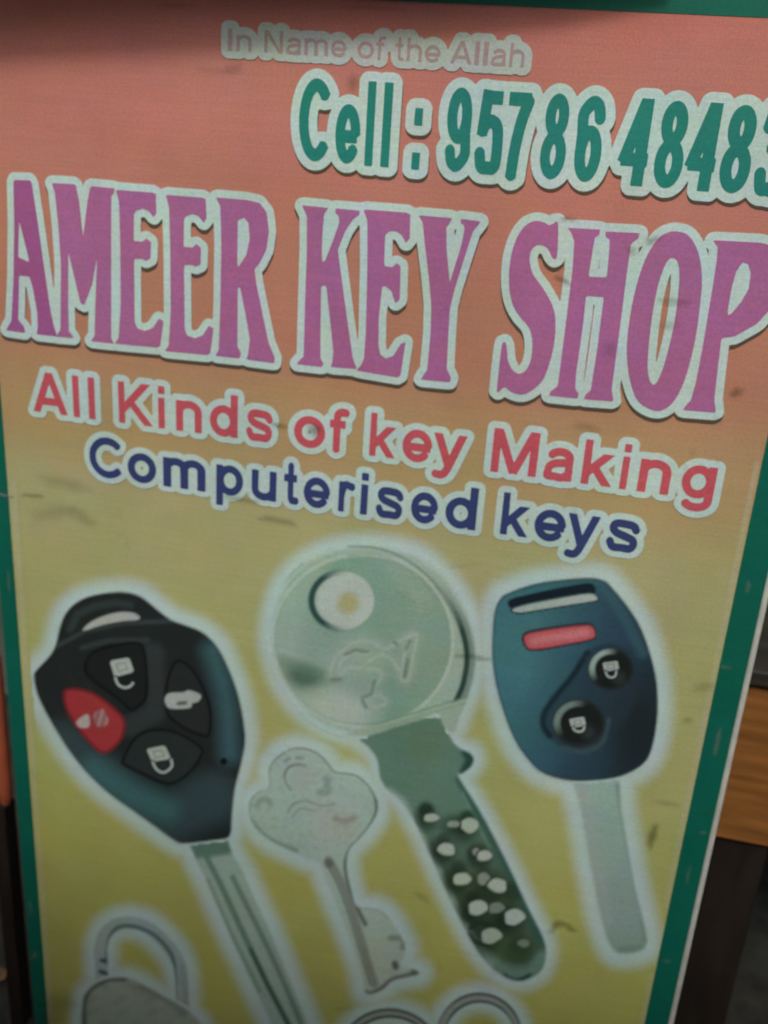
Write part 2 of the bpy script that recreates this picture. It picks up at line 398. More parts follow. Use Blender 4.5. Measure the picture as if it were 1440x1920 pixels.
# ---------------------------------------------------------------- sans lettering drawn with a pen
def arc(cx, cy, rx, ry, a0, a1, n=22):
    t = np.radians(np.linspace(a0, a1, n)); return np.stack([cx+rx*np.cos(t), cy+ry*np.sin(t)], 1)
def L_(*p): return np.array(p, float)
def C_(*p): return catmull(p, False, 6)
def glyph(ch, W):
    h = W/2; xh, cap = 519, 716; lo, hi = -240, 740; s = []
    if ch in 'lI': s = [L_((h,0),(h,cap))]
    elif ch == 'i': s = [L_((h,0),(h,xh)), L_((h,cap-W*.95),(h,cap))]
    elif ch == ':': s = [L_((h,0),(h,W*1.05)), L_((h,xh-W*1.05),(h,xh))]
    elif ch == 'A': s = [L_((40,-60),(335,cap-20)), L_((630,-60),(335,cap-20)), L_((150,205),(520,205))]; lo, hi = 0, cap
    elif ch == 'C': s = [arc(370,358,370-h,370-h,42,318,36)]
    elif ch == 'e': s = [arc(262,259,262-h,270-h,-2,325,34), L_((h,238),(524-h*.4,238))]
    elif ch == 'o': s = [arc(262,259,262-h,270-h,0,360,40)]
    elif ch in 'nh':
        s = [L_((h,0),(h,xh if ch == 'n' else cap)), np.concatenate([arc(240,330,240-h,197-h*.95,180,0,20), L_((480-h,0))])]
    elif ch == 'm':
        s = [L_((h,0),(h,xh)), np.concatenate([arc(205,340,205-h,187-h*.95,180,0,18), L_((410-h,0))]), np.concatenate([arc(410-h+205-h,340,205-h,187-h*.95,180,0,18), L_((410-h+410-2*h,0))])]
    elif ch == 'u': s = [L_((480-h,0),(480-h,xh)), np.concatenate([L_((h,xh)), arc(240,189,240-h,197-h*.95,180,360,20)])]
    elif ch == 'a':
        s = [np.concatenate([arc(255,365,205-h*.6,164-h,165,0,16), L_((460-h*.6,120),(490-h,0))]),
             C_((455-h*.6,312),(330,292),(180,270),(70+h*.2,215),(h,135),(60,50+h*.2),(190,h-10),(320,50),(420,130),(455-h*.6,200))]
    elif ch == 'd': s = [arc(250,259,250-h,270-h,0,360,36), L_((510-h,0),(510-h,cap))]
    elif ch == 'p': s = [arc(265,259,250-h,270-h,0,360,36), L_((h,-200),(h,xh))]
    elif ch == 'g': s = [arc(250,265,250-h,264-h,0,360,36), np.concatenate([L_((510-h,xh),(510-h,30)), arc(265,-30,245-h,178-h,0,-155,18)])]
    elif ch == 't': s = [C_((150,680),(150,500),(150,200),(165,80),(215,h-6),(290,h-4)), L_((0,xh-h),(290,xh-h))]
    elif ch == 'f': s = [C_((330,cap-h),(255,cap-h+4),(185,cap-90),(165,560),(165,300),(165,0)), L_((30,xh-h),(320,xh-h))]
    elif ch == 'r': s = [L_((h,0),(h,xh)), C_((h,260),(h+35,390),(150,470),(230,xh-h+4),(310,xh-h-10))]
    elif ch == 's': s = [C_((455,370),(400,440),(250,xh+8-h),(100,450),(60,370),(130,300),(260,262),(400,215),(440,145),(390,60),(245,h-8),(90,60),(30,160))]
    elif ch == 'k': s = [L_((h,0),(h,cap)), L_((h,170),(470,560)), L_((180,310),(490,-60))]
    elif ch == 'K': s = [L_((h,0),(h,cap)), L_((h,215),(640,780)), L_((235,400),(680,-60))]
    elif ch == 'y': s = [L_((25,600),(262,0)), C_((497,600),(380,290),(262,-20),(205,-130),(140,-165),(50,-155))]
    elif ch == 'M': s = [L_((h,0),(h,cap)), L_((750-h,0),(750-h,cap)), L_((h*1.1,cap+20),(375,20)), L_((750-h*1.1,cap+20),(375,20))]; lo, hi = 0, cap
    elif ch == 'N': s = [L_((h,0),(h,cap)), L_((600-h,0),(600-h,cap)), L_((h*1.1,cap+20),(600-h*1.1,-20))]; lo, hi = 0, cap
    elif ch in '96':
        s = [arc(252,478,242-h,248-h,0,360,36), C_((494-h,478),(490-h,330),(450,170),(370,h+30),(250,h-10),(130,h+24),(h+10,190))]
        if ch == '6': s = [np.stack([500-a[:,0], cap-a[:,1]], 1) for a in s]
    elif ch == '5': s = [L_((110,cap-h),(470,cap-h)), L_((140,cap-10),(h*1.05,330)), C_((h*1.05,365),(150,430),(265,452),(400,400),(505-h,240),(410,75),(255,h-10),(110,70),(h*.8,190))]
    elif ch == '7': s = [L_((20,cap-h),(495,cap-h)), C_((450,cap-h),(330,480),(240,240),(205,-10))]
    elif ch == '8': s = [arc(252,528,225-h,198-h,0,360,36), arc(252,208,254-h,218-h,0,360,36)]
    elif ch == '4': s = [L_((380,0),(380,cap)), L_((400,cap+30),(50,190)), L_((10,160+h*.85),(530,160+h*.85))]; lo, hi = 0, cap
    elif ch == '3': s = [C_((h*.9,540),(130,672),(250,cap+8-h),(395,650),(430,548),(370,430),(210,388),(400,345),(505-h,205),(400,60),(250,h-10),(110,65),(h*.8,190))]
    if ch in 'kyK': lo, hi = (0, cap) if ch in 'kK' else (-240, xh)
    return s, lo, hi
_cache = {}
def glyph_loops(ch, W, sq=1.0):
    if (ch, W, sq) in _cache: return _cache[ch, W, sq]
    st, lo, hi = glyph(ch, W if sq == 1 else W*1.22); step = 9.0 if sq == 1 else 6.0
    st = [a*np.array([sq, 1.0]) for a in st]
    xs = np.arange(-90, 900, step); ys = np.arange(-270, 790, step)
    X, Y = np.meshgrid(xs, ys); P = np.stack([X.ravel(), Y.ravel()], 1); G = np.full(len(P), 1e6); h = W/2
    for s in st:
        closed = np.hypot(*(s[0]-s[-1])) < 1
        for k in range(len(s)-1):
            a, b = s[k], s[k+1]; d = b-a; Ln = math.hypot(*d)
            if Ln < 1e-6: continue
            d = d/Ln; r = P-a; al = r@d; pe = np.abs(r[:,0]*d[1]-r[:,1]*d[0])
            first, last = k == 0 and not closed, k == len(s)-2 and not closed
            over = np.maximum(np.where(al < 0, -al, 0), np.where(al > Ln, al-Ln, 0))
            rd = np.hypot(pe, over)-h; bx = np.maximum(pe-h, over)
            e = np.where(((al < 0) & first) | ((al > Ln) & last), bx, rd)
            G = np.minimum(G, e)
    G = np.maximum(G, np.maximum(lo-P[:,1], P[:,1]-hi))
    if ch == 'k':                                     # the ascender of k passes the arms' clip
        G = np.where((P[:,1] > 519) & (P[:,0] > W+2), 1e3, G)
    loops = contour(G.reshape(X.shape), xs, ys, 0, 1.2)
    _cache[ch, W, sq] = loops
    return loops
def halo_loops(all_loops, off, step):
    """outline round a whole line of letters, off metres out"""
    A = np.concatenate([L for Ls in all_loops for L in Ls]); m = off+3*step
    x0, y0 = A.min(0)-m; x1, y1 = A.max(0)+m
    xs = np.arange(x0, x1, step); ys = np.arange(y0, y1, step); G = np.full((len(ys), len(xs)), 1.0)
    for Ls in all_loops:
        B = np.concatenate(Ls); a, b = B.min(0)-m, B.max(0)+m
        i0, i1 = np.searchsorted(xs, [a[0], b[0]]); j0, j1 = np.searchsorted(ys, [a[1], b[1]])
        X, Y = np.meshgrid(xs[i0:i1], ys[j0:j1])
        d = poly_sdf(np.stack([X.ravel(), Y.ravel()], 1), Ls).reshape(X.shape)
        G[j0:j1, i0:i1] = np.minimum(G[j0:j1, i0:i1], d)
    return grid_fill(G, xs, ys, off)
def text_line(label, letters, colour, halo_px, parent=sign, shadow=None, halo_col=HW, dh=0.0):
    """letters: list of closed outline lists, already on the sign"""
    off = halo_px*PXM
    HV, HF = halo_loops(letters, off, 1.7*PXM)
    def sheet(name, V2, h, col, par):
        V = plane(V2, h)
        return mesh_obj(name, V, orient(V, HF), INK, par, np.tile(np.array([*col, 1.0]), (len(V), 1)))
    line = sheet('text_line', HV, .00055+dh, halo_col, parent); line['label'] = label
    if shadow: sheet('drop_shadow', HV+np.array(shadow)*PXM, .00042+dh, (.11, .085, .06), line)
    for i, Ls in enumerate(letters):
        c = colour[i] if isinstance(colour, list) else colour
        flat('letter', Ls, .00075+dh, c, line)
    return line
def sans(spec, base, capln, W, sq=1.0):
    """spec: (char, left px, right px[, level]); base and capln: two pixel points each on the line's foot and cap height"""
    vb = px2uv(np.array(base, float))[:,1].mean(); vc = px2uv(np.array(capln, float))[:,1].mean(); caph = vb-vc
    out = []
    for it in spec:
        ch, xl, xr = it[:3]; lev = it[3] if len(it) > 3 else 0.0
        (xa, ya), (xb, yb) = base; (xc, yc), (xd, yd) = capln
        def Y(x): yb_ = ya+(yb-ya)*(x-xa)/(xb-xa); yc_ = yc+(yd-yc)*(x-xc)/(xd-xc); return yb_+(yc_-yb_)*lev
        u0, u1 = uv(xl, Y(xl))[0], uv(xr, Y(xr))[0]
        Ls = glyph_loops(ch, W, sq); A = np.concatenate(Ls); a, b = A[:,0].min(), A[:,0].max()
        out.append([np.stack([u0+(L[:,0]-a)/(b-a)*(u1-u0), vb-L[:,1]/716*caph], 1) for L in Ls])
    return out
TEAL, RED, NAVY = (.022,.262,.222), (.62,.115,.15), (.045,.068,.215)
# first line, set with ordinary spacing
adv = dict(I=278, n=611, N=722, a=556, m=889, e=556, o=611, f=333, t=333, h=611, A=722, l=278); adv[' '] = 278
ink_w = dict(I=150, n=480, N=590, a=470, m=750, e=500, o=525, f=310, t=290, h=480, A=690, l=150)
tot, spec = 9613.0, []; cur = 0
for ch in 'In Name of the Allah':
    if ch != ' ':
        sx0 = cur+(adv[ch]-ink_w[ch])/2; spec.append((ch, 424+sx0/tot*562, 424+(sx0+ink_w[ch])/tot*562))
    cur += adv[ch]
text_line('faded greyish first line of print at the top', sans(spec, [(427,96),(985,125)], [(427,52),(985,83)], 105), (.45,.345,.34), 11.5, halo_col=(.52,.62,.57), dh=.00003)
spec = [('C',559,615),('e',627,673),('l',683,698),('l',713,729),(':',771,786),('9',831,878),('5',886,937),('7',957,1005,1.0),('8',1008,1055),('6',1069,1120),
        ('4',1156,1212,.2),('8',1220,1273),('4',1281,1338,.2),('8',1342,1398),('3',1407,1462)]
text_line('tall green line with a phone number', sans(spec, [(585,303),(1365,361)], [(592,146),(1385,196)], 112, .47), TEAL, 14.5, shadow=(1, 5))
spec = [('A',64,128),('l',139,151),('l',168,180),('K',224,287),('i',298,310),('n',331,379),('d',394,446),('s',462,511),('o',551,609),('f',619,655,.6),
        ('k',692,740),('e',753,808),('y',815,877,.72),('M',919,1004),('a',1017,1071),('k',1088,1145),('i',1160,1173),('n',1193,1252),('g',1273,1335)]
text_line('red line of small lettering', sans(spec, [(67,770),(1247,927)], [(90,697),(1250,842)], 132), RED, 12.0)
spec = [('C',170,229),('o',241,294),('m',307,386),('p',406,456),('u',472,518),('t',532,560),('e',569,618),('r',634,664),('i',675,688),('s',704,754),
        ('e',769,819),('d',833,891),('k',937,988),('e',999,1057),('y',1067,1127,.72),('s',1134,1193)]
text_line('navy blue line of small lettering', sans(spec, [(205,895),(1165,1033)], [(215,823),(1170,952)], 132), NAVY, 11.5, dh=.00003)

# ---------------------------------------------------------------- the big serif line
c3, c4, c5 = crop(0,300,2.5714), crop(500,340,3.1304), crop(900,380,2.6667)
A_o = [(73,102),(148,104),(178,300),(212,540),(242,740),(258,808),(270,843),(186,834),(191,800),(188,735),(166,610),(148,556),(88,549),(86,700),(84,770),(114,808),(116,826),(42,815),(48,802),(64,775),(74,560),(77,300)]
A_h = [(95,290),(152,500),(84,472),(86,380)]
M_o = [(260,117),(362,123),(378,200),(403,375),(430,200),(444,132),(548,142),(545,158),(532,172),(532,860),(545,880),(450,868),(464,850),(468,700),(470,470),(440,600),(405,690),(395,685),(340,450),(328,440),(325,700),(328,825),(352,854),(283,846),(300,820),(302,500),(290,320),(272,150)]
E_o = [(568,150),(747,164),(750,255),(742,265),(722,240),(690,228),(652,240),(642,262),(640,395),(690,400),(708,385),(724,398),(722,470),(705,478),(690,470),(642,470),(645,780),(660,815),(700,830),(742,815),(770,772),(784,780),(768,898),(566,880),(580,860),(590,700),(588,400),(582,200)]
E2_o = [(x+241, y+24+(y-150)/730*12) for x, y in E_o]
R_o = [(1052,186),(1190,198),(1250,212),(1282,255),(1292,340),(1280,430),(1250,490),(1222,525),(1232,600),(1290,880),(1320,952),(1318,972),(1198,956),(1205,930),(1212,860),(1195,760),(1165,610),(1142,605),(1140,900),(1157,930),(1152,949),(1050,938),(1062,915),(1070,700),(1075,400),(1070,220)]
R_h = [(1142,285),(1180,270),(1205,300),(1212,380),(1195,460),(1150,525),(1140,500)]
K_o = [(219,147),(352,161),(332,190),(322,300),(318,400),(322,485),(350,470),(400,345),(436,240),(430,198),(413,182),(413,166),(540,178),(538,192),(502,218),(455,290),(412,400),(425,500),(460,760),(500,1040),(520,1092),(388,1082),(394,1060),(400,1000),(385,850),(360,620),(345,600),(314,612),(310,900),(310,1040),(328,1068),(322,1081),(188,1068),(205,1050),(226,1030),(235,700),(245,400),(245,200)]
KE_o = [(580,172),(837,192),(834,330),(820,348),(800,310),(765,285),(720,285),(690,310),(683,500),(740,512),(765,490),(780,500),(775,690),(760,702),(740,640),(700,605),(672,615),(652,800),(650,960),(662,1020),(700,1047),(748,1030),(792,960),(810,950),(778,1144),(538,1105),(560,1085),(580,1040),(590,900),(600,500),(600,230)]
Y_o = [(903,205),(1078,222),(1066,245),(1048,270),(1050,400),(1075,600),(1112,500),(1150,380),(1170,280),(1165,252),(1148,240),(1148,228),(1245,240),(1232,257),(1205,290),(1150,460),(1100,620),(1070,740),(1060,900),(1050,1100),(1075,1150),(1070,1170),(918,1156),(930,1135),(950,1110),(970,900),(975,730),(960,560),(935,350),(925,240)]
S_o = [(385,112),(380,260),(365,265),(345,225),(310,205),(275,210),(250,240),(243,290),(260,360),(310,430),(350,500),(370,570),(368,680),(345,790),(310,880),(260,930),(210,952),(160,940),(125,915),(95,935),(92,925),(115,720),(128,720),(135,790),(160,840),(195,860),(235,840),(262,780),(268,690),(250,620),(200,560),(165,490),(152,400),(158,290),(185,190),(230,120),(280,97),(320,105),(345,118),(370,110)]
H_o = [(446,129),(594,140),(590,156),(568,172),(555,250),(535,375),(640,380),(652,250),(655,180),(635,166),(635,150),(790,158),(786,174),(750,200),(735,300),(690,650),(652,930),(660,986),(528,976),(535,960),(560,940),(590,750),(625,480),(620,465),(525,458),(510,600),(475,850),(470,930),(487,955),(482,972),(354,958),(360,945),(395,920),(430,650),(470,330),(478,190),(465,150)]
O_o = [(985,150),(1040,170),(1085,250),(1103,370),(1095,500),(1070,680),(1025,860),(970,980),(910,1030),(850,1025),(790,980),(755,880),(740,740),(755,580),(785,430),(830,290),(890,190),(940,155)]
O_h = [(955,270),(990,285),(1003,350),(995,480),(970,640),(930,800),(895,890),(870,915),(845,895),(832,820),(840,690),(860,530),(890,390),(925,300)]
P_o = [(1173,192),(1400,205),(1460,222),(1500,290),(1508,380),(1470,500),(1380,600),(1270,662),(1215,668),(1200,680),(1180,850),(1165,980),(1172,1042),(1024,1031),(1035,1015),(1060,990),(1085,900),(1120,720),(1160,480),(1190,290),(1195,220)]
P_h = [(1310,290),(1345,300),(1360,350),(1350,430),(1310,500),(1260,560),(1235,570),(1232,540),(1250,430),(1275,340)]
big = [([c3(A_o), c3(A_h)], 1), ([c3(M_o)], 1), ([c3(E_o)], 1), ([c3(E2_o)], 1), ([c3(R_o), c3(R_h)], 1), ([c4(K_o)], 1), ([c4(KE_o)], 1), ([c4(Y_o)], 1),
       ([c5(S_o)], 2), ([c5(H_o)], 1), ([c5(O_o), c5(O_h)], 2), ([c5(P_o), c5(P_h)], 1)]
def miter(L, d, hole):
    """push an outline d pixels outwards (a hole inwards) keeping its corners sharp"""
    P = np.asarray(L, float); e = np.roll(P, -1, 0)-P; n = np.stack([e[:,1], -e[:,0]], 1); n /= np.linalg.norm(n, axis=1)[:,None]+1e-9
    if area(P) < 0: n = -n
    if hole: n = -n
    m = n+np.roll(n, 1, 0); m /= np.maximum((m*m).sum(1)/2, .55)[:,None]
    return P+m*d
letters = []
for Ls, k in big:
    letters.append([px2uv(chaikin(miter(L, 2.4, j > 0), 1, .07) if k == 1 else miter(catmull(L, True, 4), 2.4, j > 0)) for j, L in enumerate(Ls)])
MAG = [(.40,.125,.335)]+[(.455,.165,.375)]*11
text_line('large magenta serif line with thick white outline', letters, MAG, 13.0, shadow=(0, 6.5), dh=.00006)

# ---------------------------------------------------------------- pictures of keys
PIC, GLOWS = [0], []
def union_picture(label, groups, full=18, fade=44):
    """white glow round the cut-out picture: the part that carries the picture's pieces"""
    PIC[0] += 1
    A = np.concatenate([np.asarray(L) for g_ in groups for L in g_]); m = full+fade/2+8; st = 4.0
    xs = np.arange(A[:,0].min()-m, A[:,0].max()+m, st); ys = np.arange(A[:,1].min()-m, A[:,1].max()+m, st)
    X, Y = np.meshgrid(xs, ys); P = np.stack([X.ravel(), Y.ravel()], 1)
    al = glow_alpha(P, groups, full, fade)
    o = ink_grid('key_picture', P, len(xs), len(ys), np.tile(np.array(HW), (len(P), 1)), al, .00012+PIC[0]*.00003, sign, FADE)
    o['label'] = label; GLOWS.append((o, groups, full, fade))
    return o
def glow_alpha(P, groups, full, fade):
    d = np.full(len(P), 1e6)
    for g_ in groups: d = np.minimum(d, poly_sdf(P, g_))
    t = np.clip(.5-(d-full)/fade, 0, 1); return t*t*(3-2*t)
def join_glows():
    """where two pictures stand close their glows run together"""
    for o, gr, fu, fa in GLOWS:
        P = GRIDPTS[o.name]; a = o.data.color_attributes['ink']; buf = np.empty(len(P)*4, np.float32); a.data.foreach_get('color', buf); buf = buf.reshape(-1, 4)
        for o2, g2, f2, a2 in GLOWS:
            if o2 is o: continue
            B = np.concatenate([np.asarray(L) for g_ in g2 for L in g_]); m = f2+a2
            k = ((P > B.min(0)-m) & (P < B.max(0)+m)).all(1)
            if k.any(): buf[k,3] = np.maximum(buf[k,3], glow_alpha(P[k], g2, f2, a2))
        a.data.foreach_set('color', buf.ravel())

# black car key with a red button
a_ = crop(40,1080,3.1304); g_ = crop(320,1540,4.8)
sh_o = catmull(a_([(75,590),(95,545),(170,465),(205,395),(225,310),(260,220),(330,150),(430,110),(560,92),(650,100),(720,130),(800,195),(880,255),(960,285),(1050,320),(1120,375),(1180,460),(1250,620),(1290,760),(1310,880),(1315,980),(1290,1110),(1255,1250),(1238,1400),(1225,1525),(1130,1550),(960,1568),(900,1552),(800,1480),(660,1380),(520,1280),(400,1170),(300,1050),(220,930),(140,790),(95,690)]), True, 3)
hole = catmull(a_([(365,320),(400,275),(480,235),(580,210),(660,215),(698,240),(680,256),(600,262),(480,285)]), True, 3)
bl_o = np.array(g_([(172,205),(515,160),(560,300),(640,430),(760,700),(900,1000),(1050,1360),(1190,1700),(1290,1950),(1420,2300),(1250,2380),(1100,2250),(960,1930),(760,1500),(560,1080),(420,760),(310,500),(225,330)]))
pic = union_picture('black four button car key picture with one red button', [[sh_o], [bl_o]], 24, 34)
def blade_col(P):
    c = np.tile(np.array([.41,.585,.50]), (len(P), 1))
    c = mixc(c, (.13,.27,.21), soft(d_line(P, g_([(330,330),(450,560),(700,1100),(880,1480),(1100,1900),(1200,2200)])), 3, 8)*.85)
    c = mixc(c, (.05,.12,.085), soft(d_line(P, g_([(720,1150),(880,1480),(1100,1900)])), 2, 6)*.8)
    c = mixc(c, (.16,.28,.23), soft(d_line(P, g_([(560,500),(850,1080),(1000,1400),(1190,1850)])), 2, 8)*.85)
    c = mixc(c, (.20,.36,.29), soft(d_line(P, g_([(330,530),(560,1050),(800,1520)])), 2, 8)*.7)
    c = mixc(c, (.11,.24,.175), soft(d_line(P, g_([(190,250),(510,205)])), 12, 26)*.9)
    return c
paint('blade', [bl_o], .00050, blade_col, pic, 5, 3.0)
def shell_col(P):
    c = np.tile(np.array([.022,.030,.030]), (len(P), 1))
    c = mixc(c, (.055,.10,.11), soft(d_line(P, a_([(240,1000),(420,1160),(650,1330),(860,1430),(1120,1300)])), 20, 75)*.8)
    c = mixc(c, (.075,.24,.25), soft(d_line(P, a_([(430,1130),(650,1290),(860,1375)])), -6, 46)*.62)
    c = mixc(c, (.08,.21,.25), soft(d_line(P, a_([(1120,440),(1180,620),(1215,800),(1225,1040)])), -6, 40)*.68)
    c = mixc(c, (.06,.085,.085), soft(d_line(P, a_([(190,420),(380,320),(600,275),(880,262)])), 1, 7)*.8)
    c = mixc(c, (.055,.08,.08), soft(d_line(P, a_([(290,310),(330,225),(430,175),(560,155),(640,170)])), 2, 12)*.6)
    c = mixc(c, (.05,.075,.075), soft(d_line(P, a_([(360,420),(520,375),(740,375)])), 2, 8)*.7)
    c = mixc(c, (.06,.08,.08), soft(d_line(P, a_([(780,450),(790,800),(640,880)])), 8, 30)*.5)
    c = mixc(c, (.05,.075,.08), soft(d_line(P, a_([(1100,1180),(1240,1200)])), 1, 6)*.8)
    return c
paint('shell', [sh_o], .00060, shell_col, pic, 5, 3.0)
paint('loop_slot', [hole], .00072, (.52,.58,.56), pic, 4, 2.5, under=(.03,.04,.04))
def button(pts, col, rim, h=.00072, name='button', lab=None, par=pic, tf=a_, rimw=3.5):
    L = catmull(tf(pts), True, 4)
    def f(P):
        d = -poly_sdf(P, [L]); c = np.tile(np.array(col, float), (len(P), 1))
        return mixc(c, rim, soft(np.abs(d-2), .5, rimw+2))
    o = paint(name, [L], h, f, par, 4, 2.5, under=shell_col)
    if lab: o['label'] = lab
    return o
button([(370,520),(420,440),(560,395),(700,390),(740,500),(745,700),(690,770),(640,790),(560,720),(400,600)], (.018,.023,.023), (.008,.01,.01))
button([(850,620),(890,510),(940,490),(1010,540),(1080,660),(1120,800),(1110,930),(1060,940),(960,900),(860,820),(840,720)], (.028,.036,.036), (.008,.01,.01))
button([(590,1080),(650,960),(740,900),(860,895),(960,930),(1050,990),(1070,1040),(1000,1150),(900,1220),(820,1215),(700,1160),(600,1110)], (.030,.042,.042), (.008,.011,.011))
button([(245,690),(270,660),(330,655),(440,690),(560,780),(612,850),(600,940),(550,1010),(490,1040),(440,1020),(350,920),(270,800)], (.44,.052,.060), (.22,.025,.03), lab='red panic button')
ICO = (.50,.60,.57)
def lock_icon(body, shack, par=pic, tf=a_, h=.00085, col=ICO, w=5.0):
    B = np.array(tf(body)); Sx = stroke_loops(catmull(tf(shack), False, 5), w)
    o = paint('lock_icon', [chaikin(B, 2, .10)], h, lambda P: mixc(np.tile(np.array(col), (len(P), 1)), tuple(x*.4 for x in col), soft(np.abs(poly_sdf(P, [B.mean(0)+(B-B.mean(0))*.45])), .2, 2.0)*.7), par, 3.0, 1.4, under=(.022,.03,.03))
    paint('lock_icon', [Sx], h+.00004, col, par, 2.5, 1.4, under=(.022,.03,.03))
lock_icon([(520,495),(635,475),(665,560),(550,592)], [(553,590),(570,632),(605,652),(640,645),(660,622)])
lock_icon([(735,1012),(845,990),(882,1070),(770,1090)], [(772,1085),(795,1130),(840,1150),(885,1115),(880,1070)])
paint('boot_icon', [catmull(a_([(845,715),(870,685),(950,680),(985,668),(1040,685),(1058,705),(1040,735),(1005,745),(990,772),(880,776),(850,748)]), True, 3)], .00085,
      lambda P: mixc(np.tile(np.array(ICO), (len(P), 1)), (.03,.04,.04), soft(d_line(P, a_([(925,745),(965,742)])), 1, 6)*.8), pic, 4, 2.0, under=(.028,.036,.036))
paint('horn_icon', [chaikin(a_([(318,850),(400,795),(408,888),(345,890)]), 2)], .00085, (.55,.55,.53), pic, 5, 2.0, under=(.44,.052,.060))
paint('horn_icon', [chaikin(a_([(420,805),(485,765),(525,868),(440,890)]), 2)], .00085,
      lambda P: mixc(np.tile(np.array([.40,.17,.17]), (len(P), 1)), (.55,.38,.37), soft(np.abs(((P[:,0]-P[:,1]*-.3)*.35) % 5-2.5), .4, 1.6)*.7), pic, 5, 2.0, under=(.44,.052,.060))
paint('pin_hole', [catmull(a_([(1190,1062),(1212,1085),(1190,1108),(1168,1085)]), True, 4)], .00085, (.006,.008,.008), pic, 4, 2.0, under=shell_col)

# large round key
b_ = crop(460,980,3.1304); c_ = crop(660,1340,3.6)
bow = catmull(b_([(745,128),(1000,180),(1190,330),(1310,520),(1352,690),(1352,850),(1318,1000),(1262,1130),(1225,1225),(1170,1200),(1130,1120),(1040,1150),(900,1192),(700,1252),(560,1235),(420,1175),(300,1060),(200,920),(150,760),(143,640),(170,480),(240,330),(350,220),(520,150)]), True, 4); khole = np.array(b_(arc(572,455,188,172,0,360,40)[:-1]))
rim = np.array(b_(arc(690,690,512,490,0,360,72)[:-1]))
nb_o = catmull(c_([(60,150),(110,215),(170,300),(190,420),(240,505),(310,560),(400,680),(520,930),(640,1200),(780,1480),(880,1640),(1000,1750),(1110,1795),(1200,1780),(1280,1720),(1310,1620),(1290,1500),(1180,1280),(1040,980),(860,640),(722,420),(742,398),(805,350),(822,300),(800,258),(742,232),(690,190),(650,120),(600,20),(300,40)]), True, 3)
pic2 = union_picture('big round headed greenish metal key picture', [[bow], [nb_o]], 20, 34)
DIM = [(535,692,46,26,.9),(795,745,55,42,.95),(685,735,38,22,.6),(640,905,52,40,1),(838,922,24,20,.6),(893,948,44,34,1),(742,1105,54,40,1),(888,1105,38,36,.55),(985,1150,56,44,1),(850,1300,60,44,1),(975,1300,48,34,.45),(1095,1362,62,48,1),(938,1490,62,46,.9),(1160,1540,36,22,.4)]
def nb_col(P):
    y = P[:,1]; c = np.tile(np.array([.155,.30,.225]), (len(P), 1))
    c = mixc(c, (.16,.27,.15), soft(np.hypot(P[:,0]-800, P[:,1]-1400), 10, 60)*.5)
    c = mixc(c, (.085,.15,.10), np.clip((y-1520)/140, 0, 1))
    c = mixc(c, (.11,.17,.06), soft(np.hypot((P[:,0]-930)*1.2, P[:,1]-1740), 20, 130)*.45)
    c = mixc(c, (.36,.52,.45), soft(d_line(P, c_([(250,530),(330,590),(520,960),(760,1450),(920,1680)])), 5, 17)*.85)
    c = mixc(c, (.05,.15,.12), soft(d_line(P, c_([(730,440),(860,660),(1040,1000),(1180,1300),(1275,1520)])), 3, 14)*.9)
    c = mixc(c, (.22,.42,.33), soft(d_line(P, c_([(745,520),(860,760),(930,900)])), .5, 3)*.6)
    c = mixc(c, (.025,.085,.065), soft(d_line(P, c_([(770,255),(800,300),(760,380)])), 3, 14)*.95)
    c = mixc(c, (.22,.40,.33), soft(d_line(P, c_([(860,1600),(1000,1720),(1200,1730),(1290,1640)])), 6, 24)*.7)
    c = mixc(c, (.055,.11,.05), soft(np.hypot((P[:,0]-972)*1.0, P[:,1]-1783), 15, 42)*.9)
    c = mixc(c, (.02,.07,.05), soft(d_line(P, catmull(c_([(1030,1755),(1080,1785),(1130,1788),(1200,1755)]), False, 4)), 1.5, 6)*.9)
    for x, y_, r, k in [(x-rx*.75, y_+ry*.45, rx*.55, .75*k) for x, y_, rx, ry, k in DIM]+[(500,640,16,.9),(490,705,9,.8),(780,690,14,.8),(745,768,11,.8),(585,925,12,.6),(690,1135,14,.55),(1085,1195,20,.6),(820,1232,15,.8),(790,1345,15,.85),(1035,1392,17,.9),(620,835,13,.5),(720,1030,15,.6),(900,1060,12,.4),(1010,1310,12,.5),(850,920,20,.35)]:
        q = np.array(c_([(x, y_)])[0]); c = mixc(c, (.02,.045,.025), soft(np.hypot(*(P-q).T), r*.5, r*1.35)*k)
    c = mixc(c, (.025,.05,.03), soft(d_line(P, catmull(c_([(800,1440),(860,1400),(960,1425)]), False, 4)), 2, 7)*.9)
    c = mixc(c, (.025,.05,.03), soft(d_line(P, catmull(c_([(790,1480),(830,1530),(910,1555)]), False, 4)), 2, 7)*.9)
    return c
paint('blade', [nb_o], .00050, nb_col, pic2, 6, 3.0)
for n_, (x, y_, rx, ry, k) in enumerate(DIM):
    q = catmull(c_([(x+rx*1.12*math.cos(t)*(1+.13*math.sin(3*t+x)), y_+ry*1.12*math.sin(t)*(1+.13*math.cos(2*t+x))) for t in np.linspace(0, 2*math.pi, 9)[:-1]]), True, 3)
    paint('dimple', [q], .00062+n_*.000006, (.54,.68,.58), pic2, 5, 2.0, alpha=k, under=nb_col)
EMB = [b_([(500,895),(515,820),(560,755),(630,708),(700,690),(770,712)]), b_([(545,885),(565,815),(610,770),(665,755),(720,768)]), b_([(770,715),(820,740),(880,712),(930,680),(975,655)]),
       b_([(965,660),(1010,662),(990,760),(960,915),(915,915),(930,800),(965,660)]), b_([(560,900),(600,850),(680,850),(740,800),(800,770)]), b_([(720,855),(780,860),(800,900),(760,960),(720,1010)]),
       b_([(700,1020),(720,1070),(780,1080),(830,1050),(800,1015),(760,1010)]), b_([(800,770),(860,800),(900,860)])]
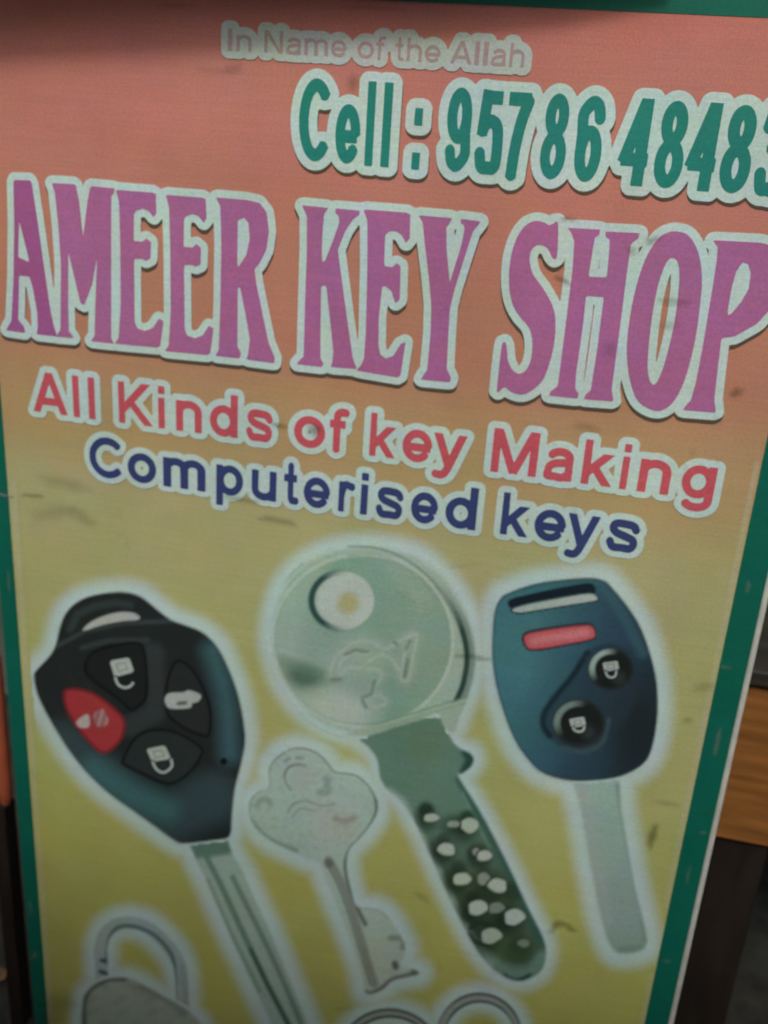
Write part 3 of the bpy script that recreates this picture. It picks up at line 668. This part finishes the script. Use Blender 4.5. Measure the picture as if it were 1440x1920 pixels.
def bow_col(P):
    Q = np.array([((x-460)*3.1304, (y-980)*3.1304) for x, y in P]); X, Y = Q[:,0], Q[:,1]
    c = np.tile(np.array([.28,.49,.385]), (len(P), 1))
    c = mixc(c, (.44,.62,.53), np.clip((520-X)/260, 0, 1)*.9)
    c = mixc(c, (.50,.66,.58), soft(np.hypot((X-640)*.8, Y-800), 60, 230)*.45)
    c = mixc(c, (.40,.57,.48), soft(np.hypot((X-330)*1.2, Y-250), 80, 260)*.7)
    c = mixc(c, (.36,.55,.44), soft(np.abs((X-720)*.75+(Y-330)*-.6-170), 10, 110)*soft(np.hypot(X-1000, Y-330), 90, 330)*.75)
    c = mixc(c, (.33,.47,.385), soft(np.hypot(X-1050, Y-800), 60, 340)*.6)
    c = mixc(c, (.095,.20,.14), soft(np.hypot((X-350)*.72, (Y-905)*1.2-(X-350)*.25), 25, 140)*.92)
    c = mixc(c, (.17,.33,.24), soft(d_line(Q, [(220,810),(420,880),(560,930)]), 10, 60)*.5)
    c = mixc(c, (.53,.68,.60), soft(np.hypot((X-540)*.8, (Y-1120)*1.1), 90, 270)*.95)
    r = np.hypot((X-690)/512, (Y-690)/490)
    c = mixc(c, (.43,.61,.51), np.clip((r-.985)*40, 0, 1))
    c = mixc(c, (.30,.47,.38), soft(np.abs(r-1.0), .004, .02)*np.clip((X-500)/300, .15, .8))
    c = mixc(c, (.62,.76,.68), soft(np.abs(r-1.035), .006, .03)*.55)
    c = mixc(c, HW, soft(-poly_sdf(P, [bow]), 0, 13)*np.where((X > 650) & (Y > 1080), 0, 1)*.9)
    # dark right hand rim
    aq = catmull([(1090,330),(1160,415),(1235,530),(1285,670),(1302,800),(1280,940),(1240,1040),(1195,1140)], False, 5)
    wq = np.clip((Y-330)/300, .1, 1)
    c = mixc(c, (.17,.25,.22), soft(d_line(Q, aq+np.array([32, 8])), 4, 34)*wq*.7)
    c = mixc(c, (.03,.085,.07), soft(d_line(Q, aq), 7, 27)*wq*1.0)
    c = mixc(c, (.20,.36,.30), soft(d_line(Q, catmull([(600,135),(760,145),(900,190),(1050,290),(1150,400)], False, 5)), 2, 12)*.8)
    c = mixc(c, (.33,.48,.40), soft(d_line(Q, catmull([(600,190),(760,185),(900,235),(1040,330)], False, 5)), 2, 14)*.5)
    c = mixc(c, (.30,.46,.38), soft(d_line(Q, [(215,360),(300,270),(340,240)]), 2, 14)*.5)
    # foot of the bow
    k = (Y-(1200-(X-700)*.30)); c = mixc(c, (.42,.58,.48), np.clip(k/12, 0, 1))
    c = mixc(c, (.20,.36,.28), soft(np.abs(k), 1, 9)*np.clip((X-640)/200, 0, 1)*.7)
    c = mixc(c, (.30,.46,.37), soft(np.abs(k-34), 1, 9)*np.clip((X-640)/200, 0, 1)*.6)
    for e in EMB:
        qq = np.array([((x-460)*3.1304, (y-980)*3.1304) for x, y in catmull(e, False, 5)])
        dd = d_line(Q, qq)
        c = mixc(c, (.40,.55,.46), soft(dd, 10, 52)*.6); c = mixc(c, (.50,.65,.56), soft(dd, 2, 15)*.65)
    for l in ([(590,770),(650,745),(715,755)], [(875,700),(890,712)], [(945,740),(965,690)], [(935,900),(955,800)], [(690,1025),(740,1000),(760,930)], [(510,920),(560,915)], [(690,1045),(710,1080)]):
        c = mixc(c, (.16,.28,.22), soft(d_line(Q, l), 4, 17)*.7)
    c = mixc(c, (.33,.44,.40), soft(np.hypot(X-650, (Y-960)), 20, 110)*.4)
    # hole
    hr = np.hypot((X-572)/188, (Y-455)/172)
    c = mixc(c, (.58,.72,.66), np.clip((1.02-hr)*14, 0, 1))
    c = mixc(c, (.50,.52,.24), soft(np.hypot(X-605, Y-470), 30, 95)*.95)
    ang = np.arctan2(Y-455, X-572); c = mixc(c, (.25,.48,.42), soft(np.hypot((X-560)/188, (Y-455)/172)*-1+2, 1.05, 1.5)*(hr < 1)*np.clip((520-X)/160, 0, 1)*.55); back_ = np.clip((np.abs(np.abs(ang)-math.pi)*-1+1.75)/.9, 0, 1)
    c = mixc(c, (.02,.085,.075), soft(np.abs(hr-.97), .045, .16)*back_*.97)
    return c
paint('bow', [bow], .00072, bow_col, pic2, 8, 2.2, under=lambda P: np.where(((P[:,1] > 1345) & (P[:,0] > 690) & (P[:,0] < 835))[:,None], nb_col(P), np.array(HW)))

# blue two button car key
d_ = crop(860,1040,3.2727); e_ = crop(1000,1420,4.8)
bk_o = catmull(d_([(300,235),(420,190),(560,160),(780,140),(890,155),(950,210),(1040,320),(1120,450),(1180,620),(1215,780),(1222,960),(1200,1130),(1160,1250),(1080,1320),(950,1370),(750,1388),(620,1375),(500,1330),(420,1250),(340,1130),(270,950),(225,780),(205,620),(210,440),(225,330),(260,262)]), True, 3)
bb_o = catmull(e_([(370,150),(740,140),(790,460),(840,760),(910,1150),(985,1450),(1022,1660),(960,1740),(790,1762),(700,1700),(610,1450),(520,1000),(430,480)]), True, 3)
pic3 = union_picture('blue grey two button car key picture with red bar', [[bk_o], [bb_o]], 27, 36)
def bb_col(P):
    q = (P[:,1]-1460)/330; c = np.tile(np.array([.39,.60,.55]), (len(P), 1))
    c = mixc(c, (.31,.45,.40), q)
    c = mixc(c, (.20,.33,.28), soft(d_line(P, e_([(760,250),(850,800),(990,1450),(1015,1650)])), 1, 9)*.6)
    c = mixc(c, (.45,.54,.52), soft(d_line(P, e_([(430,250),(560,950),(660,1450)])), 4, 22)*.5)
    c = mixc(c, (.17,.30,.25), soft(d_line(P, e_([(800,1730),(960,1715)])), 1, 12)*.5)
    return c
paint('blade', [bb_o], .00050, bb_col, pic3, 9, 3.0)
def bk_col(P):
    X, Y = (P[:,0]-860)*3.2727, (P[:,1]-1040)*3.2727; Q = np.stack([X, Y], 1)
    c = np.tile(np.array([.065,.205,.26]), (len(P), 1))
    c = mixc(c, (.085,.28,.305), soft(np.hypot((X-330)*.8, (Y-560)*.6), 40, 330)*.8)
    c = mixc(c, (.035,.085,.135), np.clip((X-450+(Y-500)*.25)/420, 0, 1)*.85)
    c = mixc(c, (.022,.045,.065), np.clip((X-760+(Y-700)*.35)/420, 0, 1)*.9)
    c = mixc(c, (.018,.028,.030), soft(np.hypot(X-1130, (Y-1080)*.7), 60, 330)*.8)
    c = mixc(c, (.05,.19,.20), soft(d_line(Q, [(330,215),(560,168),(860,160)]), 6, 40)*.6)
    c = mixc(c, (.055,.16,.20), soft(d_line(Q, [(900,200),(1030,400),(1130,600)]), 6, 60)*.55)
    rec = catmull([(775,600),(690,740),(600,850),(525,970),(515,1060),(560,1130),(680,1200),(850,1190),(960,1100),(1080,900),(1110,720),(1050,590),(920,540)], True, 4)
    c = mixc(c, (.026,.048,.072), soft(poly_sdf(Q, [rec]), -14, 14)*.65)
    c = mixc(c, (.012,.025,.04), soft(d_line(Q, catmull([(790,600),(700,740),(600,860),(525,970),(520,1050),(560,1110)], False, 5)), 5, 32)*.85)
    c = mixc(c, (.07,.13,.15), soft(d_line(Q, catmull([(640,1180),(760,1205),(880,1150),(920,1010)], False, 5)), 3, 26)*.6)
    c = mixc(c, (.018,.05,.065), soft(-poly_sdf(P, [bk_o])*3.27, 0, 22)*.7)
    return c
paint('shell', [bk_o], .00060, bk_col, pic3, 5, 3.0)
paint('loop_slot', [catmull(d_([(310,275),(480,230),(650,195),(800,172),(835,195),(830,238),(700,252),(540,277),(400,307),(325,330)]), True, 3)], .00070, (.010,.022,.035), pic3, 5, 2.5, under=bk_col)
paint('loop_slot', [catmull(d_([(330,335),(420,305),(600,270),(800,238),(848,262),(830,280),(640,310),(460,340),(370,352)]), True, 3)], .00080, (.50,.64,.61), pic3, 4, 2.5, under=(.03,.08,.10))
pill = catmull(d_([(400,515),(430,480),(600,450),(770,430),(820,440),(838,480),(815,515),(650,550),(480,578),(425,570)]), True, 4)
paint('bar_recess', [pill+np.array([-.5, -3.0])], .00070, (.02,.025,.04), pic3, 5, 2.5, grow=1.5, under=bk_col)
o = paint('button', [pill], .00080, lambda P: mixc(mixc(np.tile(np.array([.66,.16,.185]), (len(P), 1)), (.74,.34,.36), soft(d_line(P, d_([(460,525),(780,475)])), 2, 11)*.55), (.33,.03,.05), soft(-poly_sdf(P, [pill]), 0, 4)*.7), pic3, 4, 2.5, under=(.04,.06,.08))
o['label'] = 'long red bar button'
for cx, cy, rx, ry, hl in [(935,700,142,132,1.0), (738,1030,165,146,.6)]:
    ring = np.array(d_(arc(cx, cy, rx, ry, 0, 360, 40)[:-1]))
    def f(P, cx=cx, cy=cy, rx=rx, ry=ry, hl=hl):
        X, Y = (P[:,0]-860)*3.2727, (P[:,1]-1040)*3.2727; r = np.hypot((X-cx)/rx, (Y-cy)/ry); a = np.arctan2(Y-cy, X-cx)
        c = np.tile(np.array([.014,.020,.020]), (len(P), 1))
        c = mixc(c, (.035,.05,.055), np.clip((r-.8)*6, 0, 1)*.7)
        da = np.abs((a+2.5+math.pi) % (2*math.pi)-math.pi)
        c = mixc(c, (.36,.52,.49), soft(np.abs(r-.82), .05, .19)*soft(da, .45, 1.4)*hl)
        return mixc(c, (.05,.07,.07), soft(np.hypot(X-cx-rx*.35, Y-cy-ry*.4), 10, 70)*.6)
    paint('button', [ring], .00080, f, pic3, 5, 2.2, under=bk_col)
lock_icon([(882,660),(975,648),(985,700),(895,715)], [(900,712),(915,742),(940,750),(962,738),(968,706)], pic3, d_, .00092, (.45,.55,.53), 4.0)
lock_icon([(678,1005),(770,990),(782,1045),(692,1060)], [(700,1055),(715,1075),(742,1082),(765,1072),(772,1045)], pic3, d_, .00092, (.50,.60,.57), 4.5)

# slim pale key with a clover head
f_ = crop(440,1380,3.692)
tk_o = catmull(f_([(240,345),(235,240),(270,160),(350,100),(440,78),(530,92),(620,150),(690,238),(760,250),(850,270),(930,340),(985,430),(990,520),(950,600),(880,690),(800,775),(778,850),(782,950),(812,1080),(850,1180),(980,1195),(1060,1250),(1150,1380),(1185,1480),(1150,1590),(1250,1615),(1272,1650),(1100,1690),(1035,1750),(960,1782),(905,1775),(870,1600),(760,1300),(640,1010),(590,880),(500,850),(380,790),(260,730),(160,650),(110,570),(100,500),(115,430),(170,380)]), True, 3)
pic4 = union_picture('slim pale key picture with a clover shaped head', [[tk_o]], 24, 34)
def tk_col(P):
    X, Y = (P[:,0]-440)*3.692, (P[:,1]-1380)*3.692; Q = np.stack([X, Y], 1)
    c = np.tile(np.array([.485,.67,.60]), (len(P), 1))
    c = mixc(c, (.54,.60,.55), soft(np.hypot(X-680, Y-600), 60, 240)*.6)
    c = mixc(c, (.50,.64,.555), np.clip((Y-1150)/300, 0, 1))
    n = np.sin(X*.045+3*np.sin(Y*.021))*np.sin(Y*.05+2*np.sin(X*.03)); c = c*(1-.10*np.clip(n, 0, 1)[:,None]*(Y < 780)[:,None])
    D = [([(370,92),(440,80),(530,95),(620,155),(690,240),(760,252),(850,275),(930,345),(980,440)], 2, 9, .75, (.21,.28,.24)), ([(980,440),(985,520),(940,620),(870,710),(800,785),(770,870),(775,950),(800,1060),(850,1190),(905,1300)], 5, 17, .75, (.17,.22,.19)),
         ([(245,330),(240,240),(275,165),(350,110)], 1, 10, .5, (.25,.33,.28)), ([(240,340),(170,380),(115,440),(105,520)], 1, 10, .5, (.25,.33,.28)), ([(110,570),(180,660),(280,730),(430,790)], 3, 18, .55, (.24,.32,.27)),
         ([(345,270),(370,220),(430,195),(490,205)], 2, 11, .7, (.24,.31,.27)), ([(345,270),(360,330),(390,370)], 2, 11, .5, (.24,.31,.27)), ([(590,390),(640,380),(640,300)], 6, 30, .45, (.25,.34,.29)),
         ([(370,520),(420,460),(510,450),(600,480),(690,470)], 2, 11, .45, (.26,.33,.28)), ([(400,560),(460,500),(560,520)], 2, 9, .4, (.26,.33,.28)), ([(700,570),(770,590),(830,560)], 4, 24, .4, (.30,.28,.25)), ([(150,480),(210,430),(250,470)], 4, 24, .45, (.27,.35,.30)),
         ([(350,170),(380,155)], 3, 12, .5, (.24,.31,.27)), ([(430,150),(470,150)], 3, 12, .5, (.24,.31,.27)),
         ([(870,1185),(990,1198),(1070,1260)], 2, 9, .5, (.25,.29,.25)), ([(1080,1395),(1160,1400),(1165,1460)], 6, 22, .5, (.20,.24,.20)), ([(1110,1575),(1115,1595)], 8, 24, .75, (.12,.16,.13)),
         ([(1250,1640),(1180,1660),(1090,1685),(1030,1735),(960,1775)], 6, 20, .75, (.19,.23,.19)), ([(1240,1615),(1258,1640)], 8, 24, .7, (.14,.18,.15)), ([(910,1770),(960,1780)], 5, 18, .6, (.2,.24,.2))]
    for l, r0, r1, k, col in D: c = mixc(c, col, soft(d_line(Q, catmull(l, False, 5) if len(l) > 2 else l), r0, r1*1.5)*min(1, k*1.3))
    st = catmull([(650,860),(730,1000),(800,1180),(870,1400),(930,1600),(965,1710)], False, 6)
    c = mixc(c, (.24,.27,.23), soft(d_line(Q, st), 16, 44)*.75)
    c = mixc(c, (.12,.14,.12), soft(np.hypot(X-655, Y-880), 10, 50)*.7)
    c = mixc(c, (.13,.16,.13), soft(d_line(Q, st+np.array([-30, 8])), 1, 7)*.5)
    c = mixc(c, (.48,.60,.54), soft(np.hypot(X-470, Y-290), 70, 105)*.7)
    return c
paint('key_body', [tk_o], .00050, tk_col, pic4, 6, 2.2)

# padlock and key rings at the foot
h_ = crop(100,1680,4.5); i_ = crop(600,1780,2.88)
sk = catmull(h_([(410,720),(405,560),(405,410),(460,290),(600,222),(780,255),(930,375),(1050,540),(1085,700),(1095,960)]), False, 6)
sk_o = stroke_loops(sk, 24)
pb_o = catmull(h_([(240,1080),(250,900),(265,830),(350,740),(480,690),(650,690),(780,755),(950,850),(1080,920),(1180,1000),(1270,1130),(1300,1350),(1250,1600),(1050,1740),(700,1760),(400,1650),(270,1400)]), True, 4)
pic5 = union_picture('pale padlock picture at the lower left corner', [[sk_o], [pb_o]], 20, 32)
def sk_col(P):
    c = np.tile(np.array([.42,.55,.55]), (len(P), 1))
    c = mixc(c, (.09,.19,.17), soft(d_line(P, catmull(h_([(455,560),(460,440),(485,330),(560,258),(700,258),(850,325),(960,435),(1020,570),(1028,860)]), False, 6)), 1.5, 6.5)*.85)
    c = mixc(c, (.30,.43,.40), soft(d_line(P, h_([(1090,600),(1125,900)])), 2, 9)*.6)
    for q in ([(410,540),(465,552)], [(400,635),(490,662)]): c = mixc(c, (.03,.07,.06), soft(d_line(P, h_(q)), 1, 7)*.9)
    return c
paint('shackle', [sk_o], .00050, sk_col, pic5, 7, 2.2)
def pb_col(P):
    c = np.tile(np.array([.43,.54,.44]), (len(P), 1))
    c = mixc(c, (.10,.12,.09), soft(d_line(P, catmull(h_([(600,692),(480,695),(340,760),(268,860),(258,1000),(262,1300)]), False, 6)), 2, 10)*.8)
    n = np.sin(P[:,0]*.11+2*np.sin(P[:,1]*.07))*np.sin(P[:,1]*.13); c = c*(1-.14*np.clip(n, 0, 1)[:,None])
    return mixc(c, (.2,.24,.19), soft(d_line(P, h_([(760,760),(960,860),(1100,980)])), 3, 14)*.5)
paint('lock_body', [pb_o], .00060, pb_col, pic5, 7, 2.5)
for n_, (cx, cy, rx, ry, rin) in enumerate([(375,600,290,285,.84), (860,470,235,240,.80)]):
    ro = np.array(i_(arc(cx, cy, rx, ry, 0, 360, 48)[:-1])); ri = np.array(i_(arc(cx+4, cy+8, rx*rin, ry*rin, 0, 360, 48)[:-1]))
    gl = union_picture('', [[ro, ri]], 18, 32); gl.name = 'ring_picture'; GRIDPTS[gl.name] = GRIDPTS['key_picture'] if False else GL_LAST[0]
    gl['label'] = ('pale metal key ring picture cut by the bottom edge', 'second pale key ring picture overlapping the first')[n_]
    def rc(P, cx=cx, cy=cy, rx=rx, ry=ry, n_=n_, rin=rin):
        X, Y = (P[:,0]-600)*2.88, (P[:,1]-1780)*2.88; a = np.degrees(np.arctan2(-(Y-cy), X-cx))
        r1 = np.hypot((X-cx)/rx, (Y-cy)/ry); r2 = np.hypot((X-cx-4)/rx/rin, (Y-cy-8)/ry/rin)
        c = np.tile(np.array([.36,.44,.40]), (len(P), 1))
        k1 = soft(np.abs(a-(86, 78)[n_]), 15, 75); k2 = soft(np.abs(a-(100, 95)[n_]), 18, 80)
        c = mixc(c, (.035,.065,.055), soft(np.abs(r1-.975)*rx, 3, 14)*np.clip(.35+k1, 0, 1)*.9)
        c = mixc(c, (.035,.065,.055), soft(np.abs(r2-1.03)*rx, 4, 15)*np.clip(.3+k2, 0, 1)*.95)
        return c
    paint('ring', [ro, ri], .00050+n_*.0001, rc, gl, 6, 2.2)

join_glows()

# ---------------------------------------------------------------- scuffs and the torn spot
def scuff(x, y, rx, ry, rot, k, col=(.10,.09,.045)):
    t = np.linspace(0, 2*math.pi, 13)[:-1]; c, s = math.cos(math.radians(rot)), math.sin(math.radians(rot))
    rr = 1+rng.uniform(-.3, .3, len(t))
    pts = [(x+c*rx*r*math.cos(q)-s*ry*r*math.sin(q), y+s*rx*r*math.cos(q)+c*ry*r*math.sin(q)) for q, r in zip(t, rr)]
    paint('scuff', [catmull(pts, True, 3)], .00098, col, sign, min(rx, ry)*2.2+3, 2.5, alpha=k*.78, mat=SMEAR)
for a in [(1223,1566,6,20,18,.55),(1046,1732,12,5,-25,.5),(1068,1738,12,4,35,.5),(1033,1745,6,4,0,.3),(120,905,40,10,15,.20),(150,965,30,9,25,.22),(100,960,34,12,-10,.18),(60,928,22,3,3,.4),
          (662,155,8,12,20,.35),(440,126,14,6,0,.25),(410,132,40,5,4,.15),(590,806,9,7,0,.6),(525,797,12,3,8,.5),(1265,565,24,6,5,.28),(1142,655,10,9,0,.25),(1380,735,12,6,-20,.5),(1100,800,22,6,10,.22),
          (1320,1286,18,7,-10,.22),(1290,1350,8,5,0,.25),(330,1225,5,3,0,.2),(520,975,34,5,10,.35),(455,936,28,3,10,.4),(880,1230,22,3,2,.4),(905,1235,16,2,0,.35),(1255,610,16,5,0,.2),(1065,410,14,3,6,.4),(1055,525,14,4,30,.55),
          (1225,450,14,5,-20,.4),(760,1118,20,3,30,.12),(1250,1505,24,3,10,.25),(790,1680,14,4,35,.25),(645,1890,18,3,0,.2),(700,15,60,3,3,.25),(330,10,30,4,0,.25),(1185,470,6,6,0,.35),(870,1060,30,2,-8,.12),(1330,1520,20,2,8,.2),(1195,1285,9,5,0,.12),(250,1850,40,10,20,.10),(110,1880,26,14,0,.28),(100,1910,18,16,0,.35)]:
    scuff(*a)
for a in [(1345,1390,3,22,12,.35),(1290,1640,2,16,12,.3),(1402,1100,3,9,10,.3),(1318,1560,5,2,0,.35),(58,1700,2,14,-5,.3),(66,1790,4,6,0,.3),(18,1090,2,18,-4,.25),(1360,1250,9,2,10,.3),(1250,1800,6,2,10,.3)]:
    scuff(*a, col=(.36,.42,.36))
paint('crease', [stroke_loops(catmull([(0,925),(8,928),(16,930),(26,931)], False, 4), 5, 2)], .00099, (.30,.33,.30), sign, 3, 2.0, alpha=.6, mat=SMEAR)
# faint pale line where the green border meets the coloured ground
for x0, y0, x1, y1 in ((19, 900, 92, 1930), (1425, 866, 1207, 1925)):
    s_ = -1 if x0 > 700 else 1
    paint('border_line', [stroke_loops(np.array([(x0+s_*5, y0), ((x0+x1)/2+s_*5, (y0+y1)/2), (x1+s_*5, y1)]), 9)], .00020, (.55,.55,.38), sign, 7, 3.0, alpha=.5, mat=FADE)

# ---------------------------------------------------------------- things beside and behind the sign
def at(x, y, dist):                                   # point dist metres behind the sign's face on the ray through a photo pixel
    d = np.array([(x-CX)/F, (y-CY)/F, 1.0]); t = (np.dot(E3, ORG)+dist)/np.dot(E3, d)
    return cam2world(d*t-ORG)+Vector((0, 0, Z0))
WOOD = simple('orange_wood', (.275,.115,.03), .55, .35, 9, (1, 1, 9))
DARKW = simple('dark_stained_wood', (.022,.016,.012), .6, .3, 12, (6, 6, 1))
p_top, p_bot = at(1415, 1258, .12), at(1415, 1584, .12)
bench = link(bpy.data.objects.new('wooden_bench', None)); bench.location = (0, 0, 0)
tag(bench, 'orange brown wooden bench with dark leg behind the right edge of the sign', 'bench')
xl = UR_out-.10
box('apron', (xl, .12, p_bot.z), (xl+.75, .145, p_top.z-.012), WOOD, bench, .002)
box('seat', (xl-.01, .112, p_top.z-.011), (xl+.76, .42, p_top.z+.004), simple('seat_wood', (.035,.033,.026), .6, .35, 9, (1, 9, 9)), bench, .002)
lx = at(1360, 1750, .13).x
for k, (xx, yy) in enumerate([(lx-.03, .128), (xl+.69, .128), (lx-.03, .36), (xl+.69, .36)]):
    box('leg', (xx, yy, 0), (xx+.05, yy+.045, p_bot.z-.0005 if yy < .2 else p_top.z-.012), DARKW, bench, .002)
# rounded orange bar at the left
q0, q1 = at(-8, 1243, .05), at(-8, 1532, .05)
bar = link(bpy.data.objects.new('rounded_bar', None)); tag(bar, 'dull orange rounded bar end beside the left edge of the sign', 'bar')
R_ = at(17, 1390, .05).x-q0.x; V, Fc = [], []; K = 20; prof = []
Hh = (q0-q1).length
for t in np.linspace(-90, 0, 7): prof.append((R_*.30+R_*.70*math.cos(math.radians(t)) if t > -90 else 1e-4, .022*math.sin(math.radians(t))+.022))
for t in np.linspace(0, 90, 7): prof.append((R_*.30+R_*.70*math.cos(math.radians(t)) if t < 90 else 1e-4, Hh-.014+.014*math.sin(math.radians(t))))
for r, z in prof:
    for k in range(K): a = 2*math.pi*k/K; V.append((q1.x+r*math.cos(a), q1.y+.02+r*math.sin(a), q1.z+z))
for j in range(len(prof)-1):
    for k in range(K): Fc.append((j*K+k, j*K+(k+1) % K, (j+1)*K+(k+1) % K, (j+1)*K+k))
o = mesh_obj('grip', V, Fc, simple('orange_plastic', (.42,.105,.05), .45, .15, 25), bar)
for p in o.data.polygons: p.use_smooth = True
box('post', (q1.x-.012, q1.y+.01, 0), (q1.x+.004, q1.y+.03, q1.z+.004), DARKW, bar)

dv = np.array([(3-CX)/F, (1828-CY)/F, 1.0]); wv = cam2world(dv); o0 = cam2world(-ORG)+Vector((0, 0, Z0))
tt = min((0.012-o0.z)/wv.z, (.62-o0.y)/wv.y); g0 = o0+wv*tt; kk = tt/1900
V, Fc = [], []; nr, ns_ = 9, 14
for j in range(nr+1):
    for k in range(ns_):
        ph, th = math.pi*j/nr, 2*math.pi*k/ns_; r = 1+.28*math.sin(3*th+2*j)+rng.uniform(-.12, .12)
        V.append((g0.x-6*kk+13*kk*r*math.sin(ph)*math.cos(th), g0.y+12*kk*r*math.sin(ph)*math.sin(th), g0.z+9*kk*math.cos(ph)*r))
for j in range(nr):
    for k in range(ns_): Fc.append((j*ns_+k, (j+1)*ns_+k, (j+1)*ns_+(k+1) % ns_, j*ns_+(k+1) % ns_))
sc = mesh_obj('paper_scrap', V, Fc, simple('brown_paper', (.42, .26, .13), .8, .6, 22))
tag(sc, 'small crumpled brown and pale paper scrap low at the far left edge', 'scrap')
